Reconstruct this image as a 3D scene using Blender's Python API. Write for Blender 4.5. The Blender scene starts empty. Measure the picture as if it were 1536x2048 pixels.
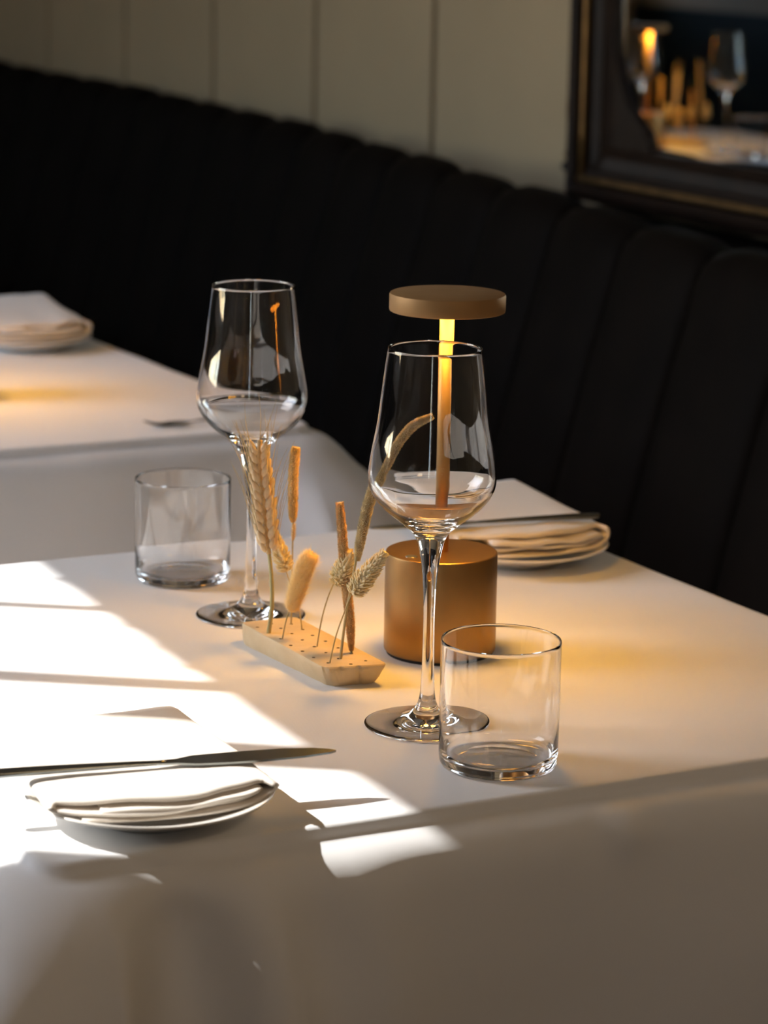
import bpy, bmesh, math, random
from mathutils import Vector, Matrix, noise

# ------------------------------------------------------------------ camera, sky, sun, exposure
scene = bpy.context.scene
col = scene.collection
TZ = 0.75                                   # height of the table tops above the floor
DU = Vector((0.883, 0.469, 0)).normalized() # across the room, towards the banquette wall
DV = Vector((-0.469, 0.883, 0)).normalized()# along the banquette, away from the camera


def W(u, v, z=0.0):
    p = DU * u + DV * v
    return Vector((p.x, p.y, z))


ANG_U = math.atan2(DU.y, DU.x)

PITCH, ROLL = 0.218087, 0.019196
fwd = Vector((0, math.cos(PITCH), -math.sin(PITCH)))
up0 = Vector((0, math.sin(PITCH), math.cos(PITCH)))
right = Vector((1, 0, 0)) * math.cos(ROLL) + up0 * math.sin(ROLL)
up = Vector((-1, 0, 0)) * math.sin(ROLL) + up0 * math.cos(ROLL)
cd = bpy.data.cameras.new('camera')
cam = bpy.data.objects.new('camera', cd)
col.objects.link(cam)
m = Matrix((right, up, -fwd)).transposed().to_4x4()
m.translation = Vector((0, 0, TZ + 0.50193))
cam.matrix_world = m
cd.sensor_fit = 'VERTICAL'
cd.sensor_height = 36.0
cd.sensor_width = 27.0
cd.lens = 5602.33 / 2048 * 36.0
cd.clip_start = 0.05
cd.clip_end = 60
cd.dof.use_dof = True
cd.dof.focus_distance = 1.72
cd.dof.aperture_fstop = 9.5
scene.camera = cam

scene.view_settings.view_transform = 'Standard'
scene.view_settings.look = 'None'
scene.view_settings.exposure = 0.0
scene.view_settings.gamma = 1.0
scene.view_settings.use_curve_mapping = False
scene.cycles.use_denoising = True
scene.cycles.max_bounces = 14
scene.cycles.transmission_bounces = 14
scene.cycles.glossy_bounces = 8
scene.cycles.diffuse_bounces = 6
scene.cycles.sample_clamp_indirect = 12
scene.cycles.blur_glossy = 0.4

SKY = 1.2
world = bpy.data.worlds.new('sky')
scene.world = world
world.use_nodes = True
bg = world.node_tree.nodes['Background']
sky = world.node_tree.nodes.new('ShaderNodeTexSky')
sky.sky_type = 'NISHITA'
sky.sun_disc = False
sky.sun_elevation = math.atan(0.85)
sky.sun_rotation = math.radians(-83.1)
sky.dust_density = 1.0
sky.air_density = 1.1
world.node_tree.links.new(sky.outputs['Color'], bg.inputs['Color'])
bg.inputs['Strength'].default_value = SKY

sun_el = math.atan(0.85)
sd = Vector((0.9928 * math.cos(sun_el), -0.1203 * math.cos(sun_el), -math.sin(sun_el)))
sl = bpy.data.lights.new('sun', 'SUN')
sl.energy = 10.0
sl.color = (1.0, 0.97, 0.93)
sl.angle = 0.0045
sun = bpy.data.objects.new('sun', sl)
sun.rotation_euler = sd.to_track_quat('-Z', 'Y').to_euler()
sun.location = (-4, 1, 5)
col.objects.link(sun)

V0, V1, CEIL = -2.6, 7.6, 2.95              # the room along DV, and its height
WALL_L, WALL_R = -0.90, 2.03                # the window wall and the banquette wall
WIN = (2.265, 3.75, 0.95, 2.76)              # window openings: v0, v1, z0, z1
WIN3 = (-0.78, -0.44, 1.00, 2.30)            # added in the far wall to light the window wall: u0, u1, z0, z1
WIN2 = (-1.25, -0.85, 0.95, 2.76)  # unseen window added for daylight on the near skirt and in the glasses


def portal(v0, v1, z0, z1, far=False):
    d = bpy.data.lights.new('window_portal', 'AREA')
    d.shape = 'RECTANGLE'
    d.size, d.size_y = v1 - v0, z1 - z0
    d.cycles.is_portal = True
    o = bpy.data.objects.new('window_portal', d)
    z, y = (-DV if far else DU), Vector((0, 0, 1))
    x = y.cross(-z)
    mm = Matrix((x, y, -z)).transposed().to_4x4()
    mm.translation = W((v0 + v1) / 2, V1 + 0.14, (z0 + z1) / 2) if far else W(WALL_L - 0.14, (v0 + v1) / 2, (z0 + z1) / 2)
    o.matrix_world = mm
    col.objects.link(o)


portal(*WIN)
portal(*WIN2)
portal(*WIN3, far=True)

# ------------------------------------------------------------------ helpers
rnd = random.Random(7)


def material(name, color, rough=0.6, metal=0.0, spec=0.5, noise_amt=0.0, noise_scale=20.0, bump=0.0, bump_scale=200.0,
             trans=0.0, ior=1.45, emit=None, emit_strength=0.0, sheen=0.0, color2=None, coat=0.0):
    mt = bpy.data.materials.new(name)
    mt.use_nodes = True
    nt = mt.node_tree
    b = nt.nodes['Principled BSDF']
    b.inputs['Base Color'].default_value = (*color, 1)
    b.inputs['Roughness'].default_value = rough
    b.inputs['Metallic'].default_value = metal
    b.inputs['Specular IOR Level'].default_value = spec
    b.inputs['Transmission Weight'].default_value = trans
    b.inputs['IOR'].default_value = ior
    b.inputs['Sheen Weight'].default_value = sheen
    b.inputs['Coat Weight'].default_value = coat
    if emit:
        b.inputs['Emission Color'].default_value = (*emit, 1)
        b.inputs['Emission Strength'].default_value = emit_strength
    if noise_amt or color2 or bump:
        tc = nt.nodes.new('ShaderNodeTexCoord')
    if noise_amt or color2:
        n = nt.nodes.new('ShaderNodeTexNoise')
        n.inputs['Scale'].default_value = noise_scale
        n.inputs['Detail'].default_value = 4
        nt.links.new(tc.outputs['Object'], n.inputs['Vector'])
        r = nt.nodes.new('ShaderNodeValToRGB')
        c2 = color2 or tuple(c * (1 - noise_amt) for c in color)
        r.color_ramp.elements[0].position = 0.35
        r.color_ramp.elements[1].position = 0.65
        r.color_ramp.elements[0].color = (*c2, 1)
        r.color_ramp.elements[1].color = (*color, 1)
        nt.links.new(n.outputs['Fac'], r.inputs['Fac'])
        nt.links.new(r.outputs['Color'], b.inputs['Base Color'])
    if bump:
        n2 = nt.nodes.new('ShaderNodeTexNoise')
        n2.inputs['Scale'].default_value = bump_scale
        n2.inputs['Detail'].default_value = 3
        nt.links.new(tc.outputs['Object'], n2.inputs['Vector'])
        bp = nt.nodes.new('ShaderNodeBump')
        bp.inputs['Strength'].default_value = bump
        bp.inputs['Distance'].default_value = 0.001
        nt.links.new(n2.outputs['Fac'], bp.inputs['Height'])
        nt.links.new(bp.outputs['Normal'], b.inputs['Normal'])
    return mt


def woven(name, color, scale=900.0, bump=0.25):
    """white linen or cotton: crossed fine threads as relief"""
    mt = material(name, color, rough=0.95, spec=0.15, sheen=0.15)
    nt = mt.node_tree
    b = nt.nodes['Principled BSDF']
    tc = nt.nodes.new('ShaderNodeTexCoord')
    hs = []
    for d in ('X', 'Y'):
        w = nt.nodes.new('ShaderNodeTexWave')
        w.bands_direction = d
        w.inputs['Scale'].default_value = scale
        w.inputs['Distortion'].default_value = 1.5
        w.inputs['Detail Scale'].default_value = 3
        nt.links.new(tc.outputs['Object'], w.inputs['Vector'])
        hs.append(w)
    ad = nt.nodes.new('ShaderNodeMath')
    ad.operation = 'ADD'
    nt.links.new(hs[0].outputs['Fac'], ad.inputs[0])
    nt.links.new(hs[1].outputs['Fac'], ad.inputs[1])
    bp = nt.nodes.new('ShaderNodeBump')
    bp.inputs['Strength'].default_value = bump
    bp.inputs['Distance'].default_value = 0.0002
    nt.links.new(ad.outputs[0], bp.inputs['Height'])
    n = nt.nodes.new('ShaderNodeTexNoise')
    n.inputs['Scale'].default_value = 9
    n.inputs['Detail'].default_value = 2
    nt.links.new(tc.outputs['Object'], n.inputs['Vector'])
    bp2 = nt.nodes.new('ShaderNodeBump')
    bp2.inputs['Strength'].default_value = 0.25
    bp2.inputs['Distance'].default_value = 0.004
    nt.links.new(n.outputs['Fac'], bp2.inputs['Height'])
    nt.links.new(bp.outputs['Normal'], bp2.inputs['Normal'])
    nt.links.new(bp2.outputs['Normal'], b.inputs['Normal'])
    return mt


M = {}
M['cloth'] = woven('tablecloth_cotton', (0.785, 0.785, 0.785))
M['napkin'] = woven('napkin_linen', (0.80, 0.74, 0.66), scale=1100)
M['ceramic'] = material('glazed_ceramic', (0.80, 0.77, 0.71), rough=0.22, spec=0.5, noise_amt=0.04, noise_scale=30)
M['glass'] = material('clear_glass', (1, 1, 1), rough=0.0, trans=1.0, ior=1.46)
M['bronze'] = material('satin_bronze', (0.41, 0.24, 0.095), rough=0.40, metal=1.0, noise_amt=0.06, noise_scale=60, bump=0.06, bump_scale=2500)
M['bronze_pole'] = material('satin_bronze_pole', (0.34, 0.215, 0.09), rough=0.5, metal=0.6, noise_amt=0.04, noise_scale=60)
M['bronze_matte'] = material('matte_bronze_coat', (0.33, 0.19, 0.080), rough=0.55, metal=0.45, spec=0.3, noise_amt=0.05, noise_scale=80)
M['rubber'] = material('black_rubber', (0.012, 0.012, 0.012), rough=0.8)
M['bright_steel'] = material('bright_steel_ring', (0.6, 0.58, 0.54), rough=0.3, metal=1.0)
M['steel'] = material('polished_steel', (0.27, 0.285, 0.275), rough=0.25, metal=1.0, noise_amt=0.15, noise_scale=90)
M['led'] = material('led_diffuser', (1, 0.8, 0.5), rough=0.6, emit=(1.0, 0.49, 0.07), emit_strength=84.0)
M['globe'] = material('fill_globe', (0.9, 0.8, 0.65), rough=0.6, emit=(1.0, 0.72, 0.44), emit_strength=16.0)  # glow of the added, unseen pendant
M['clay'] = material('pale_clay', (0.66, 0.52, 0.33), rough=0.9, spec=0.2, color2=(0.60, 0.46, 0.28), noise_scale=45, bump=0.5, bump_scale=160)
M['hole'] = material('hole_shade', (0.17, 0.10, 0.05), rough=0.95, noise_amt=0.2, noise_scale=60)  # recess shade put into the colour, much darker than the clay
M['straw'] = material('dry_straw', (0.66, 0.52, 0.27), rough=0.75, spec=0.25, noise_amt=0.25, noise_scale=120)
M['straw_green'] = material('dry_green_stalk', (0.46, 0.40, 0.20), rough=0.7, spec=0.3, noise_amt=0.25, noise_scale=90)
M['kernel'] = material('wheat_kernel', (0.93, 0.81, 0.59), rough=0.6, spec=0.35, color2=(0.78, 0.60, 0.36), noise_scale=160)
M['timothy'] = material('timothy_bristle', (1.0, 0.80, 0.42), rough=0.85, spec=0.15, noise_amt=0.25, noise_scale=220)
M['foxtail'] = material('foxtail_bristle', (0.96, 0.85, 0.58), rough=0.85, spec=0.15, noise_amt=0.35, noise_scale=260)
M['millet'] = material('brown_bristle', (0.97, 0.70, 0.37), rough=0.85, spec=0.15, noise_amt=0.3, noise_scale=260)
M['ear_core'] = material('dark_ear_core', (0.62, 0.43, 0.21), rough=0.95, noise_amt=0.3, noise_scale=300)  # shade of the gaps between bristles and kernels put into the colour
M['floret'] = material('canary_floret', (0.98, 0.90, 0.66), rough=0.75, spec=0.2, color2=(0.86, 0.72, 0.42), noise_scale=180)
M['fur'] = material('bunny_tail_fur', (1.0, 0.86, 0.53), rough=0.9, spec=0.1)
M['plank'] = material('cream_painted_plank', (0.42, 0.297, 0.168), rough=0.6, noise_amt=0.06, noise_scale=5, bump=0.1, bump_scale=30)
M['groove'] = material('groove_dark', (0.13, 0.12, 0.09), rough=0.8, noise_amt=0.1)  # darker than the planks, showing between them
M['plaster'] = material('dull_plaster', (0.44, 0.36, 0.27), rough=0.9, noise_amt=0.08, noise_scale=4)
M['ceiling'] = material('ceiling_paint', (0.55, 0.50, 0.43), rough=0.9, noise_amt=0.05, noise_scale=3)
M['floor'] = material('dark_floor_wood', (0.16, 0.09, 0.045), rough=0.5, noise_amt=0.4, noise_scale=6)
M['teal'] = material('dark_teal_panel', (0.012, 0.028, 0.030), rough=0.5, noise_amt=0.3, noise_scale=4)
M['leather'] = material('black_brown_leather', (0.0066, 0.0044, 0.0030), rough=0.68, spec=0.045, noise_amt=0.25, noise_scale=14, bump=0.3, bump_scale=220)
M['frame'] = material('dark_stained_frame', (0.022, 0.011, 0.006), rough=0.45, spec=0.3, noise_amt=0.4, noise_scale=25)
M['gilt'] = material('worn_gilt', (0.30, 0.16, 0.055), rough=0.38, metal=0.7, noise_amt=0.4, noise_scale=30)
M['mirror'] = material('mirror_silvering', (0.80, 0.82, 0.80), rough=0.012, metal=1.0, noise_amt=0.03, noise_scale=3)
M['white_paint'] = material('white_window_paint', (0.70, 0.69, 0.66), rough=0.5, noise_amt=0.05)
M['fabric'] = material('pale_valance_fabric', (0.50, 0.46, 0.40), rough=0.95, noise_amt=0.1, noise_scale=20)
M['wood'] = material('dark_table_wood', (0.09, 0.05, 0.03), rough=0.5, noise_amt=0.4, noise_scale=12)
M['street'] = material('pale_paving', (0.36, 0.35, 0.33), rough=0.9, noise_amt=0.15, noise_scale=2)

M['pane'] = bpy.data.materials.new('window_pane_glass')
M['pane'].use_nodes = True
nt_ = M['pane'].node_tree
nt_.nodes.remove(nt_.nodes['Principled BSDF'])
tr_, gl_, mx_ = nt_.nodes.new('ShaderNodeBsdfTransparent'), nt_.nodes.new('ShaderNodeBsdfGlossy'), nt_.nodes.new('ShaderNodeMixShader')
gl_.inputs['Roughness'].default_value = 0.02
mx_.inputs['Fac'].default_value = 0.05
nt_.links.new(tr_.outputs[0], mx_.inputs[1])
nt_.links.new(gl_.outputs[0], mx_.inputs[2])
nt_.links.new(mx_.outputs[0], nt_.nodes['Material Output'].inputs['Surface'])

for k_ in ('straw', 'kernel', 'timothy', 'foxtail', 'millet', 'floret', 'fur'):
    # thin dry plant tissue lets light through
    nt_ = M[k_].node_tree
    pb = nt_.nodes['Principled BSDF']
    tl = nt_.nodes.new('ShaderNodeBsdfTranslucent')
    mx = nt_.nodes.new('ShaderNodeMixShader')
    mx.inputs['Fac'].default_value = 0.45 if k_ == 'fur' else 0.25
    if pb.inputs['Base Color'].is_linked:
        nt_.links.new(pb.inputs['Base Color'].links[0].from_socket, tl.inputs['Color'])
    else:
        tl.inputs['Color'].default_value = pb.inputs['Base Color'].default_value
    nt_.links.new(pb.outputs[0], mx.inputs[1])
    nt_.links.new(tl.outputs[0], mx.inputs[2])
    nt_.links.new(mx.outputs[0], nt_.nodes['Material Output'].inputs['Surface'])


def link(name, me, mt=None, parent=None, smooth=False):
    o = bpy.data.objects.new(name, me)
    col.objects.link(o)
    if mt is not None and not me.materials:
        me.materials.append(mt)
    if parent is not None:
        o.parent = parent
    if smooth:
        me.polygons.foreach_set('use_smooth', [True] * len(me.polygons))
    return o


def mesh_from(name, verts, faces):
    me = bpy.data.meshes.new(name)
    me.from_pydata([tuple(v) for v in verts], [], faces)
    me.update()
    return me


def bm_mesh(name, bm):
    bmesh.ops.recalc_face_normals(bm, faces=bm.faces[:])
    me = bpy.data.meshes.new(name)
    bm.to_mesh(me)
    bm.free()
    return me


def empty(name, loc, rz=0.0):
    o = bpy.data.objects.new(name, None)
    o.empty_display_size = 0.02
    o.location = loc
    o.rotation_euler = (0, 0, rz)
    col.objects.link(o)
    return o


def tag(o, label=None, cat=None, group=None, kind=None):
    if label:
        o['label'] = label
    if cat:
        o['category'] = cat
    if group:
        o['group'] = group
    if kind:
        o['kind'] = kind
    return o


def copy_tree(o, parent=None):
    c = o.copy()
    col.objects.link(c)
    if parent is not None:
        c.parent = parent
    for ch in list(o.children):
        copy_tree(ch, c)
    return c


def lathe(name, prof, n=96, closed_axis=True):
    """revolve (r, z) points round z; r = 0 ends become single points"""
    verts, faces, rings = [], [], []
    for r, z in prof:
        if r < 1e-7:
            rings.append([len(verts)])
            verts.append((0, 0, z))
        else:
            s = len(verts)
            for k in range(n):
                a = 2 * math.pi * k / n
                verts.append((r * math.cos(a), r * math.sin(a), z))
            rings.append(list(range(s, s + n)))
    for a, b in zip(rings, rings[1:]):
        if len(a) == 1 and len(b) == 1:
            continue
        for k in range(n):
            k2 = (k + 1) % n
            if len(a) == 1:
                faces.append((a[0], b[k2], b[k]))
            elif len(b) == 1:
                faces.append((a[k], a[k2], b[0]))
            else:
                faces.append((a[k], a[k2], b[k2], b[k]))
    bm = bmesh.new()
    me = mesh_from(name, verts, faces)
    bm.from_mesh(me)
    bpy.data.meshes.remove(me)
    return bm_mesh(name, bm)


def crom(pts, n):
    """resample a polyline as a Catmull-Rom curve with n points"""
    P = [Vector(p) for p in pts]
    if len(P) == 2:
        return [P[0].lerp(P[1], i / (n - 1)) for i in range(n)]
    out = []
    segs = len(P) - 1
    for i in range(n):
        t = i / (n - 1) * segs
        k = min(int(t), segs - 1)
        f = t - k
        p0 = P[k - 1] if k > 0 else P[0] * 2 - P[1]
        p1, p2 = P[k], P[k + 1]
        p3 = P[k + 2] if k + 2 < len(P) else P[-1] * 2 - P[-2]
        out.append(0.5 * ((2 * p1) + (-p0 + p2) * f + (2 * p0 - 5 * p1 + 4 * p2 - p3) * f * f + (-p0 + 3 * p1 - 3 * p2 + p3) * f ** 3))
    return out


def frame_at(pts, i):
    a, b = pts[max(i - 1, 0)], pts[min(i + 1, len(pts) - 1)]
    t = (b - a).normalized()
    ref = Vector((0, 1, 0)) if abs(t.y) < 0.9 else Vector((1, 0, 0))
    x = t.cross(ref).normalized()
    return t, x, x.cross(t).normalized()


def tube_bm(bm, pts, radii, n=8):
    prev = None
    rings = []
    for i, p in enumerate(pts):
        t, x, y = frame_at(pts, i)
        r = radii[i] if not isinstance(radii, float) else radii
        rings.append([bm.verts.new(p + (x * math.cos(2 * math.pi * k / n) + y * math.sin(2 * math.pi * k / n)) * r) for k in range(n)])
    for a, b in zip(rings, rings[1:]):
        for k in range(n):
            bm.faces.new((a[k], a[(k + 1) % n], b[(k + 1) % n], b[k]))
    bm.faces.new(rings[0])
    bm.faces.new(rings[-1][::-1])


def box_bm(bm, lo, hi, conv=None):
    vs = []
    for x in (lo[0], hi[0]):
        for y in (lo[1], hi[1]):
            for z in (lo[2], hi[2]):
                vs.append(bm.verts.new(conv(x, y, z) if conv else (x, y, z)))
    for f in ((0, 1, 3, 2), (4, 6, 7, 5), (0, 4, 5, 1), (2, 3, 7, 6), (0, 2, 6, 4), (1, 5, 7, 3)):
        bm.faces.new([vs[i] for i in f])


def prism_bm(bm, poly, z0, z1, conv=None):
    """polygon in (a, b) extruded from z0 to z1"""
    c = conv or (lambda a, b, z: Vector((a, b, z)))
    lo = [bm.verts.new(c(a, b, z0)) for a, b in poly]
    hi = [bm.verts.new(c(a, b, z1)) for a, b in poly]
    bm.faces.new(lo[::-1])
    bm.faces.new(hi)
    n = len(poly)
    for k in range(n):
        bm.faces.new((lo[k], lo[(k + 1) % n], hi[(k + 1) % n], hi[k]))


def bevel(bm, w, seg=2, angle=0.6):
    es = [e for e in bm.edges if len(e.link_faces) == 2 and e.calc_face_angle(0) > angle]
    bmesh.ops.bevel(bm, geom=es, offset=w, segments=seg, affect='EDGES', profile=0.5)


def structure(name, bm, mt, parent=None, label=None, cat=None):
    o = link(name, bm_mesh(name, bm), mt, parent)
    if parent is None:
        o['kind'] = 'structure'
    return o


# ------------------------------------------------------------------ the room
bm = bmesh.new()
box_bm(bm, (WALL_L - 0.2, V0 - 0.2, -0.1), (WALL_R + 0.3, V1 + 0.2, 0), W)
structure('floor', bm, M['floor'])
bm = bmesh.new()
box_bm(bm, (WALL_L - 0.2, V0 - 0.2, CEIL), (WALL_R + 0.3, V1 + 0.2, CEIL + 0.1), W)
structure('ceiling', bm, M['ceiling'])
bm = bmesh.new()
for a, b, c, d in ((WALL_L - 0.2, WIN3[0], 0, CEIL), (WIN3[1], WALL_R + 0.3, 0, CEIL), (WIN3[0], WIN3[1], 0, WIN3[2]), (WIN3[0], WIN3[1], WIN3[3], CEIL)):
    box_bm(bm, (a, V1, c), (b, V1 + 0.15, d), W)
structure('wall_far', bm, M['plaster'])
bm = bmesh.new()
box_bm(bm, (WALL_L - 0.2, V0 - 0.15, 0), (WALL_R + 0.3, V0, CEIL), W)
structure('wall_back', bm, M['plaster'])

# window wall: masonry round the opening
bm = bmesh.new()
for a, b, c, d in ((V0, WIN2[0], 0, CEIL), (WIN2[1], WIN[0], 0, CEIL), (WIN[1], V1, 0, CEIL), (WIN2[0], WIN2[1], 0, WIN[2]), (WIN2[0], WIN2[1], WIN[3], CEIL),
                   (WIN[0], WIN[1], 0, WIN[2]), (WIN[0], WIN[1], WIN[3], CEIL)):
    box_bm(bm, (WALL_L - 0.15, a, c), (WALL_L, b, d), W)
structure('wall_left', bm, M['plaster'])
bm = bmesh.new()
box_bm(bm, (WALL_L, V0, 0), (WALL_L + 0.02, V1, 0.90), W)
structure('trim_1', bm, M['teal'])



def bar(wn, name, v0, v1, z0, z1, depth=0.03):
    b_ = bmesh.new()
    if wn.name == 'added_window':
        box_bm(b_, (v0, V1, z0), (v1, V1 + depth, z1), W)
    else:
        box_bm(b_, (WALL_L - depth, v0, z0), (WALL_L, v1, z1), W)
    bevel(b_, 0.002, 1)
    return structure(name, b_, M['white_paint'], wn)


def window(name, w, bars):
    wn = bpy.data.objects.new(name, None)
    col.objects.link(wn)
    wn['kind'] = 'structure'
    bar(wn, 'window_frame', w[0], w[0] + 0.05, w[2], w[3], 0.06)
    bar(wn, 'window_frame', w[1] - 0.05, w[1], w[2], w[3], 0.06)
    bar(wn, 'window_frame', w[0], w[1], w[2], w[2] + 0.05, 0.06)
    bar(wn, 'window_frame', w[0], w[1], w[3] - 0.04, w[3], 0.06)
    for c, wd in bars:
        bar(wn, 'glazing_bar', c - wd / 2, c + wd / 2, w[2] + 0.05, w[3] - 0.04, 0.012)
    b_ = bmesh.new()
    if name == 'added_window':
        box_bm(b_, (w[0] + 0.04, V1 + 0.016, w[2] + 0.04), (w[1] - 0.04, V1 + 0.020, w[3] - 0.03), W)
    else:
        box_bm(b_, (WALL_L - 0.020, w[0] + 0.04, w[2] + 0.04), (WALL_L - 0.016, w[1] - 0.04, w[3] - 0.03), W)
    structure('window_pane', b_, M['pane'], wn)
    b_ = bmesh.new()
    if name == 'added_window':
        box_bm(b_, (w[0] - 0.04, V1 - 0.09, w[2] - 0.04), (w[1] + 0.04, V1 + 0.08, w[2]), W)
    else:
        box_bm(b_, (WALL_L - 0.08, w[0] - 0.04, w[2] - 0.04), (WALL_L + 0.09, w[1] + 0.04, w[2]), W)
    structure('window_sill', b_, M['white_paint'], wn)


window('window_1', WIN, ((2.936, 0.009), (2.716, 0.021), (2.548, 0.046), (3.16, 0.02), (3.38, 0.046), (3.56, 0.02)))
window('window_2', WIN2, ())
window('added_window', WIN3, ())  # unseen window, added to light the wall that the mirror shows

# unseen valance added over the window, hem shaped to end the sunlight on the table
VAL = [(3.089, 1.6964), (3.0708, 1.6956), (3.0501, 1.6934), (3.0399, 1.6944), (3.0297, 1.6855), (3.023, 1.69), (3.0077, 1.6907), (2.9909, 1.691),
       (2.9645, 1.6889), (2.9455, 1.6868), (2.9321, 1.6806), (2.9233, 1.6854), (2.9116, 1.687), (2.8837, 1.6844), (2.8774, 1.6783), (2.8749, 1.6854),
       (2.8549, 1.6856), (2.8252, 1.6838), (2.8212, 1.6794), (2.8096, 1.6823), (2.784, 1.6811), (2.7679, 1.6797), (2.7638, 1.6741), (2.7567, 1.68),
       (2.7411, 1.681), (2.6948, 1.6797), (2.6728, 1.6781), (2.6418, 1.6763), (2.612, 1.6757), (2.5895, 1.6744), (2.5784, 1.6738), (2.5254, 1.673),
       (2.5179, 1.676), (2.5018, 1.6766), (2.4891, 1.6763), (2.466, 1.6749), (2.4488, 1.6746), (2.4337, 1.6746)]
hem = [(WIN[0] - 0.05, 1.676)] + [(2.25 + 0.05 * i, 1.675 + 0.004 * (i % 2)) for i in range(3)] + VAL[::-1] \
    + [(3.13 + 0.06 * i, 1.693 + 0.004 * (i % 2)) for i in range(11)] + [(WIN[1] + 0.05, 1.695)]
bm = bmesh.new()
for a, b in zip(hem, hem[1:]):
    prism_bm(bm, [(a[0], a[1] + TZ), (b[0], b[1] + TZ), (b[0], WIN[3] + 0.05), (a[0], WIN[3] + 0.05)], WALL_L, WALL_L + 0.004,
             lambda v, z, u: W(u, v, z))
bmesh.ops.remove_doubles(bm, verts=bm.verts[:], dist=1e-6)
tag(link('added_valance', bm_mesh('added_valance', bm), M['fabric']), 'unseen scalloped valance added across the sunny window to shape the edge of its light', 'valance')

bm = bmesh.new()
box_bm(bm, (-14, -12, -0.12), (WALL_L - 0.2, 18, -0.02), W)
structure('ground', bm, M['street'])

# banquette wall: cream planks with dark grooves
bm = bmesh.new()
box_bm(bm, (WALL_R + 0.016, V0, 0), (WALL_R + 0.3, V1, CEIL), W)
wall_right = structure('wall_right', bm, M['groove'])
PW, PG = 0.3965, 0.014
k0 = 3.692
edges = [k0 + PW * i for i in range(-16, 10)]
for a in edges:
    lo, hi = a + PG / 2, a + PW - PG / 2
    if lo < V0 or hi > V1:
        continue
    bm = bmesh.new()
    box_bm(bm, (WALL_R, lo, 0.0), (WALL_R + 0.016, hi, CEIL), W)
    bevel(bm, 0.003, 1)
    structure('plank', bm, M['plank'], wall_right)

# ------------------------------------------------------------------ banquette
TOPU = [(-1.22, 1.2932), (1.22, 1.5677), (2.3448, 1.6738), (2.5242, 1.6958), (2.8463, 1.7495), (2.9616, 1.7641), (3.3075, 1.8239), (3.8491, 1.9069), (4.3034, 1.9496), (4.535, 1.9671), (4.8502, 1.9794), (5.368, 1.9862), (8.54, 1.9886)]


def top_u(v):
    for (a, ua), (b, ub) in zip(TOPU, TOPU[1:]):
        if v <= b:
            return ua + (ub - ua) * (v - a) / (b - a)
    return TOPU[-1][1]


bq = empty('banquette', W(1.3, 2.4, 0))
tag(bq, 'long black-brown leather banquette with vertical channel tufting along the planked wall', 'banquette')
inv = Matrix.Translation(-Vector(bq.location))
prof = [(-0.150, -0.44), (-0.140, -0.38), (-0.115, -0.28), (-0.078, -0.145), (-0.056, -0.073), (-0.044, -0.037), (-0.032, -0.0146), (-0.016, -0.0024), (0.004, 0.0),
        (0.022, -0.004), (0.034, -0.014), (0.038, -0.03), (0.038, -0.44)]
seams = [3.8235, 3.6307, 3.427, 3.2342, 3.0201, 2.817, 2.6169, 2.4217]
s_ = [v for v in seams]
while s_[-1] > 0.2:
    s_.append(s_[-1] - 0.20)
while s_[0] < 7.2:
    s_.insert(0, s_[0] + 0.195)
for b, a in zip(s_, s_[1:]):
    verts, faces = [], []
    n = 14
    hz = TZ + 0.1490 + rnd.uniform(-0.002, 0.002)
    for i in range(n + 1):
        t = i / n
        v = a + (b - a) * t
        q = 1 - abs(2 * t - 1) ** 3.2
        for j, (pu, pz) in enumerate(prof):
            out = -0.016 + 0.020 * q
            back = j >= 11
            # push outwards along the front normal, and up along the top
            k = max(0.0, min(1.0, (j - 4) / 4.0))
            uu = top_u(v) + pu - (0 if back else out * (1 - k) * 0.95) 
            zz = hz + pz + (0 if back else out * k * 0.9)
            verts.append(inv @ W(uu, v, zz))
    m_ = len(prof)
    for i in range(n):
        for j in range(m_ - 1):
            faces.append((i * m_ + j, i * m_ + j + 1, (i + 1) * m_ + j + 1, (i + 1) * m_ + j))
        faces.append((i * m_ + m_ - 1, i * m_, (i + 1) * m_, (i + 1) * m_ + m_ - 1))
    faces.append(tuple(range(m_)))
    faces.append(tuple(range(n * m_ + m_ - 1, n * m_ - 1, -1)))
    bm = bmesh.new()
    me = mesh_from('t', verts, faces)
    bm.from_mesh(me)
    bpy.data.meshes.remove(me)
    link('back_channel', bm_mesh('back_channel', bm), M['leather'], bq, True)
vs_ = [0.2 + 0.35 * i for i in range(20)]
bm = bmesh.new()
prism_bm(bm, [(top_u(v) - 0.145, v) for v in vs_] + [(top_u(v) - 0.50, v) for v in vs_[::-1]], 0.34, 0.435, lambda u, v, z: inv @ W(u, v, z))
bevel(bm, 0.02, 3, 0.9)
link('seat_cushion', bm_mesh('seat_cushion', bm), M['leather'], bq)
bm = bmesh.new()
prism_bm(bm, [(top_u(v) + 0.02, v) for v in vs_] + [(top_u(v) - 0.46, v) for v in vs_[::-1]], 0.0, 0.34, lambda u, v, z: inv @ W(u, v, z))
link('plinth', bm_mesh('plinth', bm), M['leather'], bq)
# ledge that closes the gap between banquette and wall
bm = bmesh.new()
prism_bm(bm, [(WALL_R, v) for v in vs_] + [(top_u(v) + 0.039, v) for v in vs_[::-1]], 0.0, 0.84, W)
structure('trim_2', bm, M['leather'])

# ------------------------------------------------------------------ wall mirror
MU, MV0, MV1, MZ0, MZ1 = 2.012, 1.75, 3.215, TZ + 0.103, TZ + 1.45
mr = empty('wall_mirror', W(MU, (MV0 + MV1) / 2, MZ0))
tag(mr, 'large mirror in a dark ornate wooden frame hung on the planked wall above the banquette', 'mirror')
TILT = math.radians(0.15)
MW_ = MV1 - MV0


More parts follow.
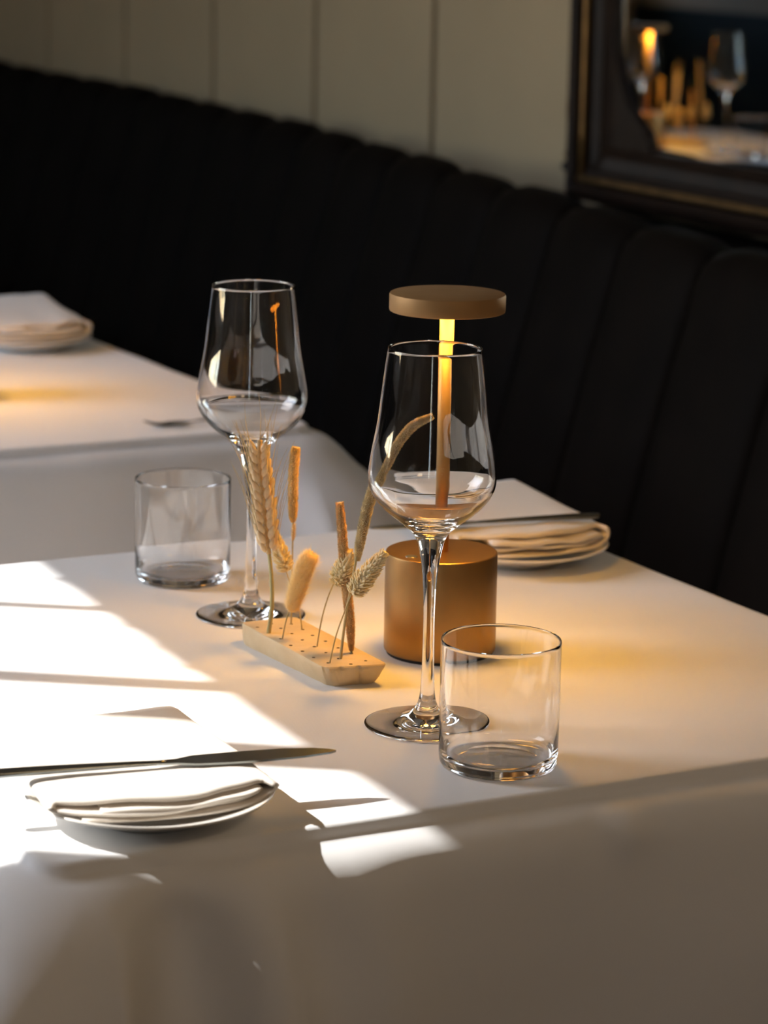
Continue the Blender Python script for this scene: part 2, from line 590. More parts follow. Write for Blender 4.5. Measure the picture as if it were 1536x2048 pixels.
def mloc(v, z, d):
    """mirror plane: v along the wall, z up from the frame's foot, d out of the wall; the top leans forward a little"""
    z_ = z - MZ0
    uu = MU - d * math.cos(TILT) - z_ * math.sin(TILT)
    zz = MZ0 + z_ * math.cos(TILT) - d * math.sin(TILT)
    return W(uu, v, zz) - Vector(mr.location)


bm = bmesh.new()
vs4 = [bm.verts.new(mloc(v, z, 0.004)) for v, z in ((MV0 + .05, MZ0 + .04), (MV1 - .05, MZ0 + .04), (MV1 - .05, MZ1 - .04), (MV0 + .05, MZ1 - .04))]
vb4 = [bm.verts.new(mloc(v, z, 0.0)) for v, z in ((MV0 + .05, MZ0 + .04), (MV1 - .05, MZ0 + .04), (MV1 - .05, MZ1 - .04), (MV0 + .05, MZ1 - .04))]
bm.faces.new(vs4)
bm.faces.new(vb4[::-1])
for k in range(4):
    bm.faces.new((vs4[k], vs4[(k + 1) % 4], vb4[(k + 1) % 4], vb4[k]))
link('mirror_glass', bm_mesh('mirror_glass', bm), M['mirror'], mr)
FL, FB = 0.060, 0.075
# profile across a rail: distance in from the outer edge (0..1), height out of the wall
RP = [(0.0, 0.0), (0.0, 0.030), (0.05, 0.040), (0.20, 0.046), (0.30, 0.040), (0.34, 0.030), (0.42, 0.028), (0.50, 0.032), (0.56, 0.030), (0.60, 0.022), (0.80, 0.018), (0.92, 0.020), (1.0, 0.012), (1.0, 0.0)]


def rail(name, p0, p1, wid, inner, mt):
    """rail from p0 to p1 (v, z) whose inner side lies along 'inner'; mitred"""
    b_ = bmesh.new()
    rings = []
    for (v, z), sgn in ((p0, 1), (p1, -1)):
        dv_, dz_ = p1[0] - p0[0], p1[1] - p0[1]
        L = math.hypot(dv_, dz_)
        tv, tz = dv_ / L * sgn, dz_ / L * sgn
        other = FL if wid == FB else FB
        rings.append([b_.verts.new(mloc(v + inner[0] * wid * t + tv * other * t, z + inner[1] * wid * t + tz * other * t, d)) for t, d in RP])
    n = len(RP)
    for k in range(n):
        b_.faces.new((rings[0][k], rings[0][(k + 1) % n], rings[1][(k + 1) % n], rings[1][k]))
    b_.faces.new(rings[0])
    b_.faces.new(rings[1][::-1])
    return link(name, bm_mesh(name, b_), mt, mr)


rail('frame_rail', (MV1, MZ0), (MV1, MZ1), FL, (-1, 0), M['frame'])
rail('frame_rail', (MV0, MZ0), (MV0, MZ1), FL, (1, 0), M['frame'])
rail('frame_rail', (MV0, MZ0), (MV1, MZ0), FB, (0, 1), M['frame'])
rail('frame_rail', (MV0, MZ1), (MV1, MZ1), FB, (0, -1), M['frame'])
# gilt beads along the foot and the near side
for (a, b, c, d, tk) in ((MV0 + .03, MV1 - .03, MZ0 + 0.031, 0, .036),):
    b_ = bmesh.new()
    pts = [mloc(a + (b - a) * i / 20, c, tk) for i in range(21)]
    tube_bm(b_, pts, [0.0045] * 21, 8)
    link('gilt_bead', bm_mesh('gilt_bead', b_), M['gilt'], mr, True)
b_ = bmesh.new()
pts = [mloc(MV1 - 0.031, MZ0 + 0.03 + (MZ1 - MZ0 - .06) * i / 20, 0.033) for i in range(21)]
tube_bm(b_, pts, [0.004] * 21, 8)
link('gilt_bead', bm_mesh('gilt_bead', b_), M['gilt'], mr, True)
# curved spandrels in the corners
SP = [(0.0, 0.20), (0.004, 0.150), (0.010, 0.118), (0.024, 0.084), (0.044, 0.056), (0.066, 0.038), (0.086, 0.026), (0.094, 0.016), (0.100, 0.0)]
for sv, v_ in ((-1, MV1 - FL), (1, MV0 + FL)):
    for sz, z_ in ((1, MZ0 + FB), (-1, MZ1 - FB)):
        b_ = bmesh.new()
        curve = [(v_ + sv * a, z_ + sz * b) for a, b in SP] + [(v_ - sv * 0.004, z_ - sz * 0.004)]
        prism_bm(b_, curve, 0.0045, 0.012, mloc)
        link('corner_spandrel', bm_mesh('corner_spandrel', b_), M['frame'], mr)
# little scroll on the near lower corner
for zz, rr, dd in ((0.060, 0.012, 0.030), (0.044, 0.015, 0.030), (0.024, 0.011, 0.028)):
    b_ = bmesh.new()
    bmesh.ops.create_uvsphere(b_, u_segments=16, v_segments=10, radius=1.0)
    for v in b_.verts:
        v.co = mloc(MV1 - 0.002 + v.co.x * rr, MZ0 + zz + v.co.y * rr * 0.6, dd + v.co.z * rr)
    link('corner_scroll', bm_mesh('corner_scroll', b_), M['frame'] if rr > .0125 else M['gilt'], mr, True)
b_ = bmesh.new()
pts = [mloc(MV1 + 0.001, MZ0 + 0.075 + 0.09 * i / 8, 0.026 + 0.006 * math.sin(i / 8 * math.pi)) for i in range(9)]
tube_bm(b_, pts, [0.002 + 0.005 * math.sin(i / 8 * math.pi) for i in range(9)], 8)
link('side_carving', bm_mesh('side_carving', b_), M['gilt'], mr, True)

# ------------------------------------------------------------------ tables and tablecloths


def tablecloth(name, u0, u1, v0, v1, label, folds, seed, drop=0.30, flare=0.62, fs=0.035, ridge=0.0, sharp=0.3):
    """top, two-step soft edge and hanging skirt with folds; folds(side, s, depth) -> extra outward offset"""
    rc = 0.018
    corners = [(u1 - rc, v0 + rc, -90), (u1 - rc, v1 - rc, 0), (u0 + rc, v1 - rc, 90), (u0 + rc, v0 + rc, 180)]
    ring = []   # (u, v, nu, nv, side, s, corner distance)
    lens = [u1 - u0, v1 - v0, u1 - u0, v1 - v0]
    for ci, (cu, cv, a0) in enumerate(corners):
        # straight side that ends at this corner: side 0 = near edge, 1 = banquette side, 2 = far edge, 3 = window side
        pc = corners[ci - 1]
        side = ci
        st = (pc[0] + rc * math.cos(math.radians(a0)), pc[1] + rc * math.sin(math.radians(a0)))
        en = (cu + rc * math.cos(math.radians(a0)), cv + rc * math.sin(math.radians(a0)))
        n = 70
        L = math.hypot(en[0] - st[0], en[1] - st[1])
        for k in range(n):
            t = (k + 0.5) / n
            t = 0.5 - 0.5 * math.cos(t * math.pi) * (0.6 + 0.4 * abs(math.cos(t * math.pi)))
            ring.append((st[0] + (en[0] - st[0]) * t, st[1] + (en[1] - st[1]) * t, math.cos(math.radians(a0)), math.sin(math.radians(a0)), side, t * L, min(t, 1 - t) * L))
        for k in range(9):
            a = math.radians(a0 + 90 * (k + 0.5) / 9)
            ring.append((cu + rc * math.cos(a), cv + rc * math.sin(a), math.cos(a), math.sin(a), side, L + rc * (k / 9), 0.0))
    N = len(ring)
    profile = [(-0.010, 0.0), (-0.004, 0.0), (0.0, -0.0002), (0.0014, -0.0016), (0.0026, -0.0046), (0.0040, -0.0070), (0.0075, -0.0084), (0.0135, -0.0106), (0.0190, -0.0140),
               (0.0228, -0.0180), (0.0256, -0.0232), (0.0275, -0.0300), (0.0288, -0.040), (0.0298, -0.055), (0.031, -0.075)]
    z = -0.10
    while z > -drop - 1e-6:
        profile.append((0.032, z))
        z -= 0.02
    verts, faces = [], []
    mid = Vector(((u0 + u1) / 2, (v0 + v1) / 2, 0))
    for d, z in profile:
        for (u, v, nu, nv, side, s, cdist) in ring:
            dep = max(0.0, -z)
            g = math.exp(-(cdist / fs) ** 2)
            off = d
            if dep > 0.008:
                off += g * flare * (min(dep, 0.085) * min(1, dep / 0.06) + 0.4 * max(0, dep - 0.085))
                off -= 0.15 * dep * flare * math.exp(-((cdist - 2.2 * fs) / (0.8 * fs)) ** 2)
                off += folds(side, s, dep) + g * ridge * min(1, dep / 0.03)
                off += 0.010 * min(1, dep / 0.1) * noise.noise(Vector((u * 7 + seed, v * 7, dep * 2.0)))
            wob = 0.0012 * noise.noise(Vector((u * 14, v * 14, seed + 3.3))) if 0 <= d < 0.03 else 0
            pu, pv = u + nu * (off + wob), v + nv * (off + wob)
            if abs(nu) > 1e-6 and abs(nv) > 1e-6 and dep > 0.01:   # draw the hanging corner out to a crisper ridge
                k_ = sharp * min(1.0, (dep - 0.01) / 0.05)
                su, sv = (1 if nu > 0 else -1), (1 if nv > 0 else -1)
                cu_, cv_ = u - nu * rc, v - nv * rc
                pu += (cu_ + su * (rc + off) - pu) * k_
                pv += (cv_ + sv * (rc + off) - pv) * k_
            p = W(pu, pv, TZ + z + (0.0012 * noise.noise(Vector((u * 12, v * 12, seed))) if 0.0 < d < 0.03 else 0))
            verts.append(p)
    # top surface: rings shrinking towards the middle
    for r in range(len(profile) - 1):
        for k in range(N):
            k2 = (k + 1) % N
            faces.append((r * N + k, (r + 1) * N + k, (r + 1) * N + k2, r * N + k2))
    base = 0
    prev = list(range(N))
    for f in (0.9, 0.66, 0.33):
        cur = []
        for k in range(N):
            u, v, nu, nv = ring[k][:4]
            uu, vv = mid.x + (u - nu * 0.010 - mid.x) * f, mid.y + (v - nv * 0.010 - mid.y) * f
            cur.append(len(verts))
            verts.append(W(uu, vv, TZ))
        for k in range(N):
            k2 = (k + 1) % N
            faces.append((cur[k], prev[k], prev[k2], cur[k2]))
        prev = cur
    c = len(verts)
    verts.append(W(mid.x, mid.y, TZ))
    for k in range(N):
        faces.append((c, prev[k], prev[(k + 1) % N]))
    me = mesh_from(name, verts, faces)
    o = link(name, me, M['cloth'], None, True)
    tag(o, label, 'tablecloth', 'white tablecloths along the banquette')
    return o


def dining_table(u0, u1, v0, v1, label):
    c = W((u0 + u1) / 2, (v0 + v1) / 2, 0)
    t = empty('dining_table', c, ANG_U)
    tag(t, label, 'table', 'tables under the white cloths')
    hu, hv = (u1 - u0) / 2 - 0.002, (v1 - v0) / 2 - 0.002
    b_ = bmesh.new()
    box_bm(b_, (-hu, -hv, TZ - 0.030), (hu, hv, TZ - 0.0025))
    bmesh.ops.bevel(b_, geom=[e for e in b_.edges if abs(e.verts[0].co.z - e.verts[1].co.z) > .01], offset=0.03, segments=4, affect='EDGES', profile=0.5)
    link('tabletop', bm_mesh('tabletop', b_), M['wood'], t)
    link('column', lathe('column', [(0, 0.02), (0.04, 0.02), (0.035, 0.1), (0.03, TZ - 0.05), (0.09, TZ - 0.03), (0, TZ - 0.03)], 24), M['wood'], t, True)
    b_ = bmesh.new()
    box_bm(b_, (-0.15, -0.2, 0), (0.15, 0.2, 0.022))
    bevel(b_, 0.006)
    link('foot_plate', bm_mesh('foot_plate', b_), M['wood'], t)


def folds_near(side, s, dep):
    f = -0.010 * min(1, dep / 0.03) * math.exp(-((s - 0.045 if side == 0 else 9) / 0.025) ** 2)
    if side == 0:      # near skirt: soft slanting folds by the left corner, a pinch right of the middle
        q = math.exp(-((s - 0.07) / 0.09) ** 2) * min(1, dep / 0.05)
        f += q * 0.011 * math.sin(2 * math.pi * (s - 0.15 * dep) / 0.075 + 0.6)
        f += 0.007 * min(1, dep / 0.12) * math.sin(2 * math.pi * (s - 0.02) / 0.34)
        f += 0.006 * math.exp(-((s - 0.327) / 0.011) ** 2 - ((dep - 0.022) / 0.012) ** 2)
        f -= 0.004 * math.exp(-((s - 0.312) / 0.009) ** 2 - ((dep - 0.024) / 0.014) ** 2)
    if side == 3:
        f += 0.012 * min(1, dep / 0.1) * math.sin(s * 2 * math.pi / 0.2)
    return f


def folds_left(side, s, dep):
    f = 0.006 * min(1, dep / 0.12) * math.sin(2 * math.pi * s / 0.31 + 1)
    return f


PITCHV = 1.0485
T1 = (0.499, 1.157, 1.309, 1.9500)
T2 = (0.540, 1.178, 2.368, 3.010)
T3 = (0.505, 1.157, 1.309 + 3.185, 1.9500 + 3.185)
tablecloth('tablecloth', *T1, 'white cotton tablecloth on the near table, half of it in bright sunlight', folds_near, 1.0, flare=0.30, fs=0.016, ridge=0.012, sharp=0.8)
tablecloth('tablecloth', *T2, 'white tablecloth on the second table, blurred behind the wine glasses, grey skirt in shade', folds_left, 5.0)
tablecloth('tablecloth', *T3, 'white tablecloth on the far table, seen only in the mirror', folds_left, 9.0)
dining_table(*T1, 'dark wooden pedestal table hidden under the near sunlit cloth')
dining_table(*T2, 'dark wooden pedestal table hidden under the second cloth')
dining_table(*T3, 'dark wooden pedestal table hidden under the far cloth')

# ------------------------------------------------------------------ glasses
WG = [(0, .0012), (.020, .0008), (.034, .0), (.0378, .0001), (.0385, .0008), (.0381, .0014), (.034, .0019), (.026, .0028), (.018, .0043), (.0118, .0070), (.0084, .0100), (.0064, .0132),
      (.0050, .018), (.0043, .025), (.0038, .038), (.0035, .056), (.0035, .072), (.0040, .086), (.0050, .098), (.0064, .108), (.0082, .1155), (.0110, .1212), (.0165, .1264), (.0265, .1342),
      (.0330, .1408), (.0365, .1462), (.0384, .1505), (.03895, .1558), (.0386, .162), (.0370, .173), (.0339, .190), (.0314, .212), (.02885, .2328), (.02852, .2350), (.02832, .23535),
      (.02812, .2350), (.0281, .2328), (.03065, .212), (.03315, .190), (.03625, .173), (.03785, .162), (.0382, .1558), (.0376, .1511), (.0356, .1468), (.0319, .1418), (.0252, .1356), (.0155, .1296), (.0070, .1264), (0, .1256)]


def smooth_prof(p, k=3):
    """round a lathe profile a little by Catmull-Rom between its points"""
    pts = crom([(a, b, 0) for a, b in p], (len(p) - 1) * k + 1)
    return [(max(0.0, q.x) if 0 < i < len(pts) - 1 else p[0 if i == 0 else -1][0], q.y) for i, q in enumerate(pts)]


wine_me = lathe('wine_glass', smooth_prof(WG), 128)
TB = [(0, .0008), (.022, .0006), (.0300, .0), (.0335, .0012), (.0349, .0042), (.0352, .0085), (.0353, .03), (.0353, .0745), (.03528, .0763), (.03510, .0769), (.03488, .0771), (.03466, .0769), (.03450, .0763), (.0345, .0745),
      (.0344, .03), (.0342, .0115), (.0330, .0078), (.0300, .0060), (.022, .0053), (0, .0051)]
tumbler_me = lathe('tumbler', TB, 128)


def place_mesh(name, me, x, y, z, label, cat, group, rz=0.0):
    o = link(name, me, M['glass'], None, True)
    o.location = (x, y, z)
    o.rotation_euler = (0, 0, rz)
    tag(o, label, cat, group)
    return o


G1 = place_mesh('wine_glass', wine_me, .02879, 1.65905, TZ + .0004, 'empty stemmed wine glass standing in front of the bronze lamp', 'wine glass', 'wine glasses')
G2 = place_mesh('wine_glass', wine_me, -.09281, 1.91745, TZ + .0004, 'empty stemmed wine glass behind the wheat ear, in front of the second table', 'wine glass', 'wine glasses', 1.0)
K1 = place_mesh('tumbler', tumbler_me, .06991, 1.57941, TZ + .0004, 'straight clear water tumbler in front of the bronze lamp base', 'tumbler', 'water tumblers')
K2 = place_mesh('tumbler', tumbler_me, -.14856, 2.01956, TZ + .0004, 'straight clear water tumbler at the far edge, left of the wheat ear', 'tumbler', 'water tumblers', 0.7)

# ------------------------------------------------------------------ cordless table lamp
def table_lamp(loc, label):
    t = empty('table_lamp', loc)
    tag(t, label, 'lamp', 'bronze table lamps')
    link('base', lathe('base', [(0, .0022), (.0368, .0022), (.0374, .0028), (.0377, .004), (.0377, .0690), (.0374, .0700), (.0367, .0704), (.004, .0704), (0, .0704)], 128), M['bronze'], t)
    b = t.children[-1]
    b.data.polygons.foreach_set('use_smooth', [True] * len(b.data.polygons))
    b.data.set_sharp_from_angle(angle=0.5)
    link('rubber_foot', lathe('rubber_foot', [(0, 0), (.0358, 0), (.0362, .0008), (.0362, .0024), (0, .0024)], 64), M['rubber'], t)
    link('pole', lathe('pole', [(0, .0700), (.0047, .0700), (.0047, .2375), (0, .2375)], 48), M['bronze_pole'], t, True)
    t.children[-1].data.set_sharp_from_angle(angle=0.5)
    cap = link('shade', lathe('shade', [(.0335, .2365), (.0335, .2326), (.0374, .2326), (.0381, .2330), (.0384, .2340), (.0384, .2434), (.0380, .2444), (.0370, .2449), (.012, .2450), (0, .2450), (0, .2395), (.0335, .2395), (.0335, .2365)], 128), M['bronze_matte'], t)
    cap.data.polygons.foreach_set('use_smooth', [True] * len(cap.data.polygons))
    cap.data.set_sharp_from_angle(angle=0.5)
    link('light_diffuser', lathe('light_diffuser', [(.0110, .2390), (.0325, .2390), (.0325, .2396), (.0110, .2396), (.0110, .2390)], 64), M['led'], cap)
    bt = link('touch_button', lathe('touch_button', [(0, .0702), (.0034, .0702), (.0040, .0704), (.0041, .0706), (.0038, .0707), (.0033, .0706), (0, .0706)], 32), M['bright_steel'], b, True)
    bt.location = (-.0205, -.0185, 0)
    return t


LP = Vector((.0392, 1.8306, TZ))
lamp = table_lamp(LP, 'bronze disc-topped table lamp glowing amber behind the front wine glass')
row2, row3 = DV * PITCHV, DV * 3.185
lamp2 = copy_tree(lamp)
lamp2.location = LP + row2 + Vector((.018, 0, 0))
lamp2['label'] = 'bronze disc-topped table lamp on the second table, throwing an amber pool on its cloth'
lamp3 = copy_tree(lamp)
lamp3.location = LP + row3
lamp3['label'] = 'bronze disc-topped table lamp on the far table, seen in the mirror'

# ------------------------------------------------------------------ perforated clay flower holder
HOLES = [(-0.0839, 1.8319), (-0.0749, 1.842), (-0.0681, 1.8302), (-0.0602, 1.8169), (-0.0526, 1.8013), (-0.0599, 1.7869), (-0.0517, 1.7732), (-0.0439, 1.7583), (-0.0616, 1.8419), (-0.0533, 1.8281),
         (-0.0462, 1.8133), (-0.0373, 1.7993), (-0.0285, 1.783), (-0.0442, 1.785), (-0.0362, 1.7706), (-0.0277, 1.7568), (-0.0195, 1.7440), (-0.01, 1.7524), (-0.0342, 1.7458), (-0.0673, 1.8033),
         (-0.0759, 1.8179), (-0.0196, 1.7691)]
BH = .0145


def clay_block():
    top = [(-.0967, 1.8452), (-.0598, 1.8640), (.0048, 1.7462), (-.0366, 1.7338)]
    bot = [(-.0955, 1.8425), (-.0610, 1.8600), (-.0022, 1.7500), (-.0328, 1.7395)]
    c = Vector((-.0465, 1.798, 0))

    def outline(q, rc, n, z, wob):
        pts = []
        for i in range(4):
            p0, p, p1 = Vector((*q[i - 1], 0)), Vector((*q[i], 0)), Vector((*q[(i + 1) % 4], 0))
            a, b = p + (p0 - p).normalized() * rc, p + (p1 - p).normalized() * rc
            for k in range(n):
                t = k / (n - 1)
                pts.append((a * (1 - t) ** 2 + p * 2 * t * (1 - t) + b * t * t))
            L = (p1 + (p - p1).normalized() * rc - b)
            nn_ = 44
            for k in range(1, nn_):
                pts.append(b + L * (k / nn_))
        out = []
        for p in pts:
            d = (p - c).normalized()
            nn = noise.noise(Vector((p.x * 90, p.y * 90, z * 60))) * wob + (.0011 * noise.noise(Vector((p.x * 170, 1.5, z * 120))) if p.y < 1.752 and wob > .0005 else 0)
            out.append(p + d * nn + Vector((0, 0, z)))
        return out
    lv = []
    for f, z, ins in ((0, 0.0, .0015), (0.02, .0012, 0), (0.3, .0045, -.0004), (0.62, .0085, -.0006), (.9, .0118, -.0003), (1.0, .0135, .0002), (1.0, .0143, .0010), (1.0, BH, .0022)):
        q = [tuple(Vector((*b_, 0)).lerp(Vector((*t_, 0)), f).to_2d()) for b_, t_ in zip(bot, top)]
        q = [((Vector((*p, 0)) + (c - Vector((*p, 0))).normalized() * ins).to_2d()) for p in q]
        lv.append(outline([tuple(p) for p in q], .0055, 6, z, .0007 if z < .013 else .0002))
    verts, faces = [], []
    n = len(lv[0])
    for ring in lv:
        verts += ring
    for r in range(len(lv) - 1):
        for k in range(n):
            faces.append((r * n + k, r * n + (k + 1) % n, (r + 1) * n + (k + 1) % n, (r + 1) * n + k))
    faces.append(tuple(range(n - 1, -1, -1)))
    faces.append(tuple(range((len(lv) - 1) * n, len(lv) * n)))
    # creases pressed into the two near corners and the near end
    for v in verts:
        for (cx, cy, slope) in ((-.0350, 1.736, -.25), (-.0290, 1.737, .45), (.0000, 1.747, .55), (-.0140, 1.7425, -.1)):
            w = math.exp(-((v.x - cx - slope * (v.z - .007)) / .0013) ** 2 - ((v.y - cy) / .007) ** 2) * (1.0 if v.z < .0142 else .4)
            v.y += .0016 * w
    me = mesh_from('clay', verts, faces)
    b_ = bmesh.new()
    b_.from_mesh(me)
    bpy.data.meshes.remove(me)
    return bm_mesh('clay_slab', b_)


hold = empty('flower_holder', (-.0465, 1.798, TZ))
tag(hold, 'low pale clay slab with rows of small holes that holds the dried grasses', 'flower holder')
slab = link('slab', clay_block(), M['clay'], hold)
slab.location = -Vector((-.0465, 1.798, 0))
cut_bm = bmesh.new()
for hx, hy in HOLES:
    r = .0011 + rnd.uniform(-.00012, .00022)
    bmesh.ops.create_cone(cut_bm, cap_ends=True, segments=12, radius1=r * .8, radius2=r * 1.12, depth=.012, matrix=Matrix.Translation((hx, hy, BH - .0035)))
cut_me = bm_mesh('cut', cut_bm)
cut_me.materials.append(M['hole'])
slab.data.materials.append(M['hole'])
cut = bpy.data.objects.new('cut', cut_me)
col.objects.link(cut)
cut.location = (0, 0, TZ)
md = slab.modifiers.new('holes', 'BOOLEAN')
md.object = cut
md.operation = 'DIFFERENCE'
md.solver = 'EXACT'
md.material_mode = 'TRANSFER'
bpy.context.view_layer.update()
dg = bpy.context.evaluated_depsgraph_get()
me2 = bpy.data.meshes.new_from_object(slab.evaluated_get(dg))
slab.modifiers.clear()
slab.data = me2
bpy.data.objects.remove(cut)
me2.polygons.foreach_set('use_smooth', [True] * len(me2.polygons))
me2.set_sharp_from_angle(angle=0.55)

# ------------------------------------------------------------------ dried grasses


def V_(p):
    return Vector((p[0], p[1], p[2]))


def plant(name, hole, label, cat='dried grass', group='dried grasses in the clay holder'):
    t = empty(name, (hole[0], hole[1], TZ + hole[2]))
    tag(t, label, cat, group)
    return t


def stem(t, pts, r0, r1, mt, name='stem'):
    o = Vector(t.location) - Vector((0, 0, TZ))
    q = [p - o for p in crom([V_(p) for p in pts], 20)]
    b_ = bmesh.new()
    tube_bm(b_, q, [r0 + (r1 - r0) * i / 19 for i in range(20)], 8)
    return link(name, bm_mesh(name, b_), mt, t, True)


def spindle_mesh(name, L, w, tip=0.6, n=6, flat=0.7):
    """pointed seed shape along +z"""
    prof_ = [(0.25, 0.0), (0.8, 0.18), (1.0, 0.40), (0.82, 0.65), (0.4, 0.88)]
    verts, faces = [], []
    for r, z in prof_:
        for k in range(n):
            a = 2 * math.pi * k / n
            verts.append((r * w / 2 * math.cos(a), r * w / 2 * flat * math.sin(a), z * L))
    verts.append((0, 0, L))
    for i in range(len(prof_) - 1):
        for k in range(n):
            faces.append((i * n + k, i * n + (k + 1) % n, (i + 1) * n + (k + 1) % n, (i + 1) * n + k))
    for k in range(n):
        faces.append(((len(prof_) - 1) * n + k, (len(prof_) - 1) * n + (k + 1) % n, len(verts) - 1))
    faces.append(tuple(range(n - 1, -1, -1)))
    return mesh_from(name, verts, faces)


def orient(d, x):
    """rotation whose z is d and x near x"""
    z = d.normalized()
    y = z.cross(x).normalized()
    return Matrix((y.cross(z), y, z)).transposed()


def ear_bristles(t, axis, radii, mt, count, blen, name, seed, core=0.74, lean=0.45, n_axis=40, bw=.00024):
    """cylindrical spike: a core and a coat of tiny pointed bristles, one mesh"""
    rg = random.Random(seed)
    o = Vector(t.location) - Vector((0, 0, TZ))
    pts = [p - o for p in crom([V_(p) for p in axis], n_axis)]
    rad = [p.x for p in crom([(r, 0, 0) for r in radii], n_axis)]
    b_ = bmesh.new()
    tube_bm(b_, pts, [r * core for r in rad], 12)
    ea = link(name, bm_mesh(name, b_), M['ear_core'], t, True)
    verts, faces = [], []
    for i in range(count):
        # low-discrepancy placement
        f = (i + 0.5) / count
        a = i * 2.399963 + rg.uniform(-.2, .2)
        x_ = f * (n_axis - 1)
        k = min(int(x_), n_axis - 2)
        fr = x_ - k
        p = pts[k].lerp(pts[k + 1], fr)
        r = rad[k] + (rad[k + 1] - rad[k]) * fr
        tt, xx, yy = frame_at(pts, k)
        d = xx * math.cos(a) + yy * math.sin(a)
        s0 = p + d * r * core * .9
        tip_dir = (d + tt * (lean + rg.uniform(-.25, .35)) + xx * rg.uniform(-.25, .25)).normalized()
        L = (r * (1 - core) * 1.1 + blen) * rg.uniform(.75, 1.15)
        side = tip_dir.cross(tt)
        if side.length < 1e-4:
            side = xx
        side.normalize()
        up_ = side.cross(tip_dir)
        b0 = len(verts)
        w = bw * rg.uniform(.8, 1.2)
        m1 = s0 + tip_dir * L * .45
        verts += [s0, m1 + side * w, m1 - side * w * .5 + up_ * w * .87, m1 - side * w * .5 - up_ * w * .87, s0 + tip_dir * L]
        faces += [(b0, b0 + 2, b0 + 1), (b0, b0 + 3, b0 + 2), (b0, b0 + 1, b0 + 3), (b0 + 4, b0 + 1, b0 + 2), (b0 + 4, b0 + 2, b0 + 3), (b0 + 4, b0 + 3, b0 + 1)]
    br = link('bristles', mesh_from('bristles', verts, faces), mt, ea)
    br['kind'] = 'stuff'
    return ea


# wheat: a stalk, two rows of kernels with a middle row, long awns
WHEAT_STEM = [(-0.0759, 1.8174, 0.0105), (-0.0759, 1.8174, 0.0145), (-0.0741, 1.8174, 0.0305), (-0.0739, 1.8174, 0.0443), (-0.0751, 1.8174, 0.0615), (-0.0765, 1.8170, 0.0717)]
WHEAT_AXIS = [(-0.0763, 1.8165, 0.0696), (-0.0780, 1.8143, 0.0861), (-0.0797, 1.8135, 0.1032), (-0.0815, 1.8128, 0.1203), (-0.0829, 1.8121, 0.1356), (-0.0826, 1.8116, 0.1474)]
wh = plant('wheat_ear', WHEAT_STEM[1], 'tall dried wheat ear with plump kernels and long thin awns')
stem(wh, WHEAT_STEM, .00165, .00125, M['straw_green'])
ax = crom([V_(p) for p in WHEAT_AXIS], 60)
o_ = Vector(wh.location) - Vector((0, 0, TZ))
axl = [p - o_ for p in ax]
b_ = bmesh.new()
tube_bm(b_, axl, [.0016] * 60, 8)
link('rachis', bm_mesh('rachis', b_), M['ear_core'], wh, True)
kern = spindle_mesh('kernel', .0118, .0052, n=10, flat=.75)
kern.materials.append(M['kernel'])
kern.polygons.foreach_set('use_smooth', [True] * len(kern.polygons))
tips = []
NK = 11
side, view = Vector((1, 0, 0)), Vector((0, -1, 0))
for i in range(NK):
    for row in range(4):
        sg = -1 if row in (0, 2) else 1
        f = (i + (0.5 if row in (1, 2) else 0)) / (NK + .2)
        k = min(58, int(1 + f * 54))
        p = axl[k]
        tt, xx, yy = frame_at(axl, k)
        if row < 2:
            b0 = view * .0024 + side * sg * .0018
            dirv = tt + side * sg * .36 + view * .20
        else:
            b0 = side * sg * .0030 - view * .0004
            dirv = tt + side * sg * .50 - view * .10
        dirv = (dirv + Vector((rnd.uniform(-.06, .06), rnd.uniform(-.06, .06), 0))).normalized()
        sc_ = (1.0 - .35 * max(0, f - .6) / .4) * rnd.uniform(.93, 1.05) * (0.8 if f < .08 else 1)
        kk = bpy.data.objects.new('kernel', kern)
        col.objects.link(kk)
        kk.parent = wh
        d = (b0 + side * sg * .001).normalized()
        kk.matrix_local = Matrix.Translation(p + b0) @ (orient(dirv, side).to_4x4()) @ Matrix.Scale(sc_, 4)
        tips.append((p + b0 + dirv * .0122 * sc_, dirv, d, f))
b_ = bmesh.new()
for (p, dirv, d, f) in tips:
    if rnd.random() < .12:
        continue
    L = (.028 + .012 * rnd.random()) * (.62 if f > .7 else 0.85 if f > .35 else 1.0)
    spread = rnd.uniform(-.02, .10)
    dirv = dirv.lerp(Vector((-.10, 0, 1)), .55).normalized()
    bend = Vector((rnd.uniform(-.18, .18), rnd.uniform(-.15, .15), 0))
    pts = []
    for i in range(9):
        t = i / 8
        pts.append(p - dirv * .001 + dirv * L * t + d * spread * L * t * t + bend * L * t ** 2.5 + Vector((0, 0, 1)) * L * .12 * t * t)
    tube_bm(b_, pts, [.00026 * (1 - .75 * i / 8) for i in range(9)], 4)
# the one awn that rises well above the others and two that stray to the right
for end, mid_, f in (((-.0837, 1.811, .1790), (-.0822, 1.811, .163), 1.0), ((-.0720, 1.812, .1745), (-.0780, 1.811, .156), .95), ((-.0690, 1.812, .1270), (-.0745, 1.811, .1245), .4)):
    k = min(58, int(2 + f * 53))
    pts = crom([ax[k] - o_ if f < .9 else ax[-1] - o_, V_(mid_) - o_, V_(end) - o_], 10)
    tube_bm(b_, pts, [.00027 * (1 - .7 * i / 9) for i in range(10)], 4)
aw = link('awns', bm_mesh('awns', b_), M['straw'], wh, True)
aw['kind'] = 'stuff'

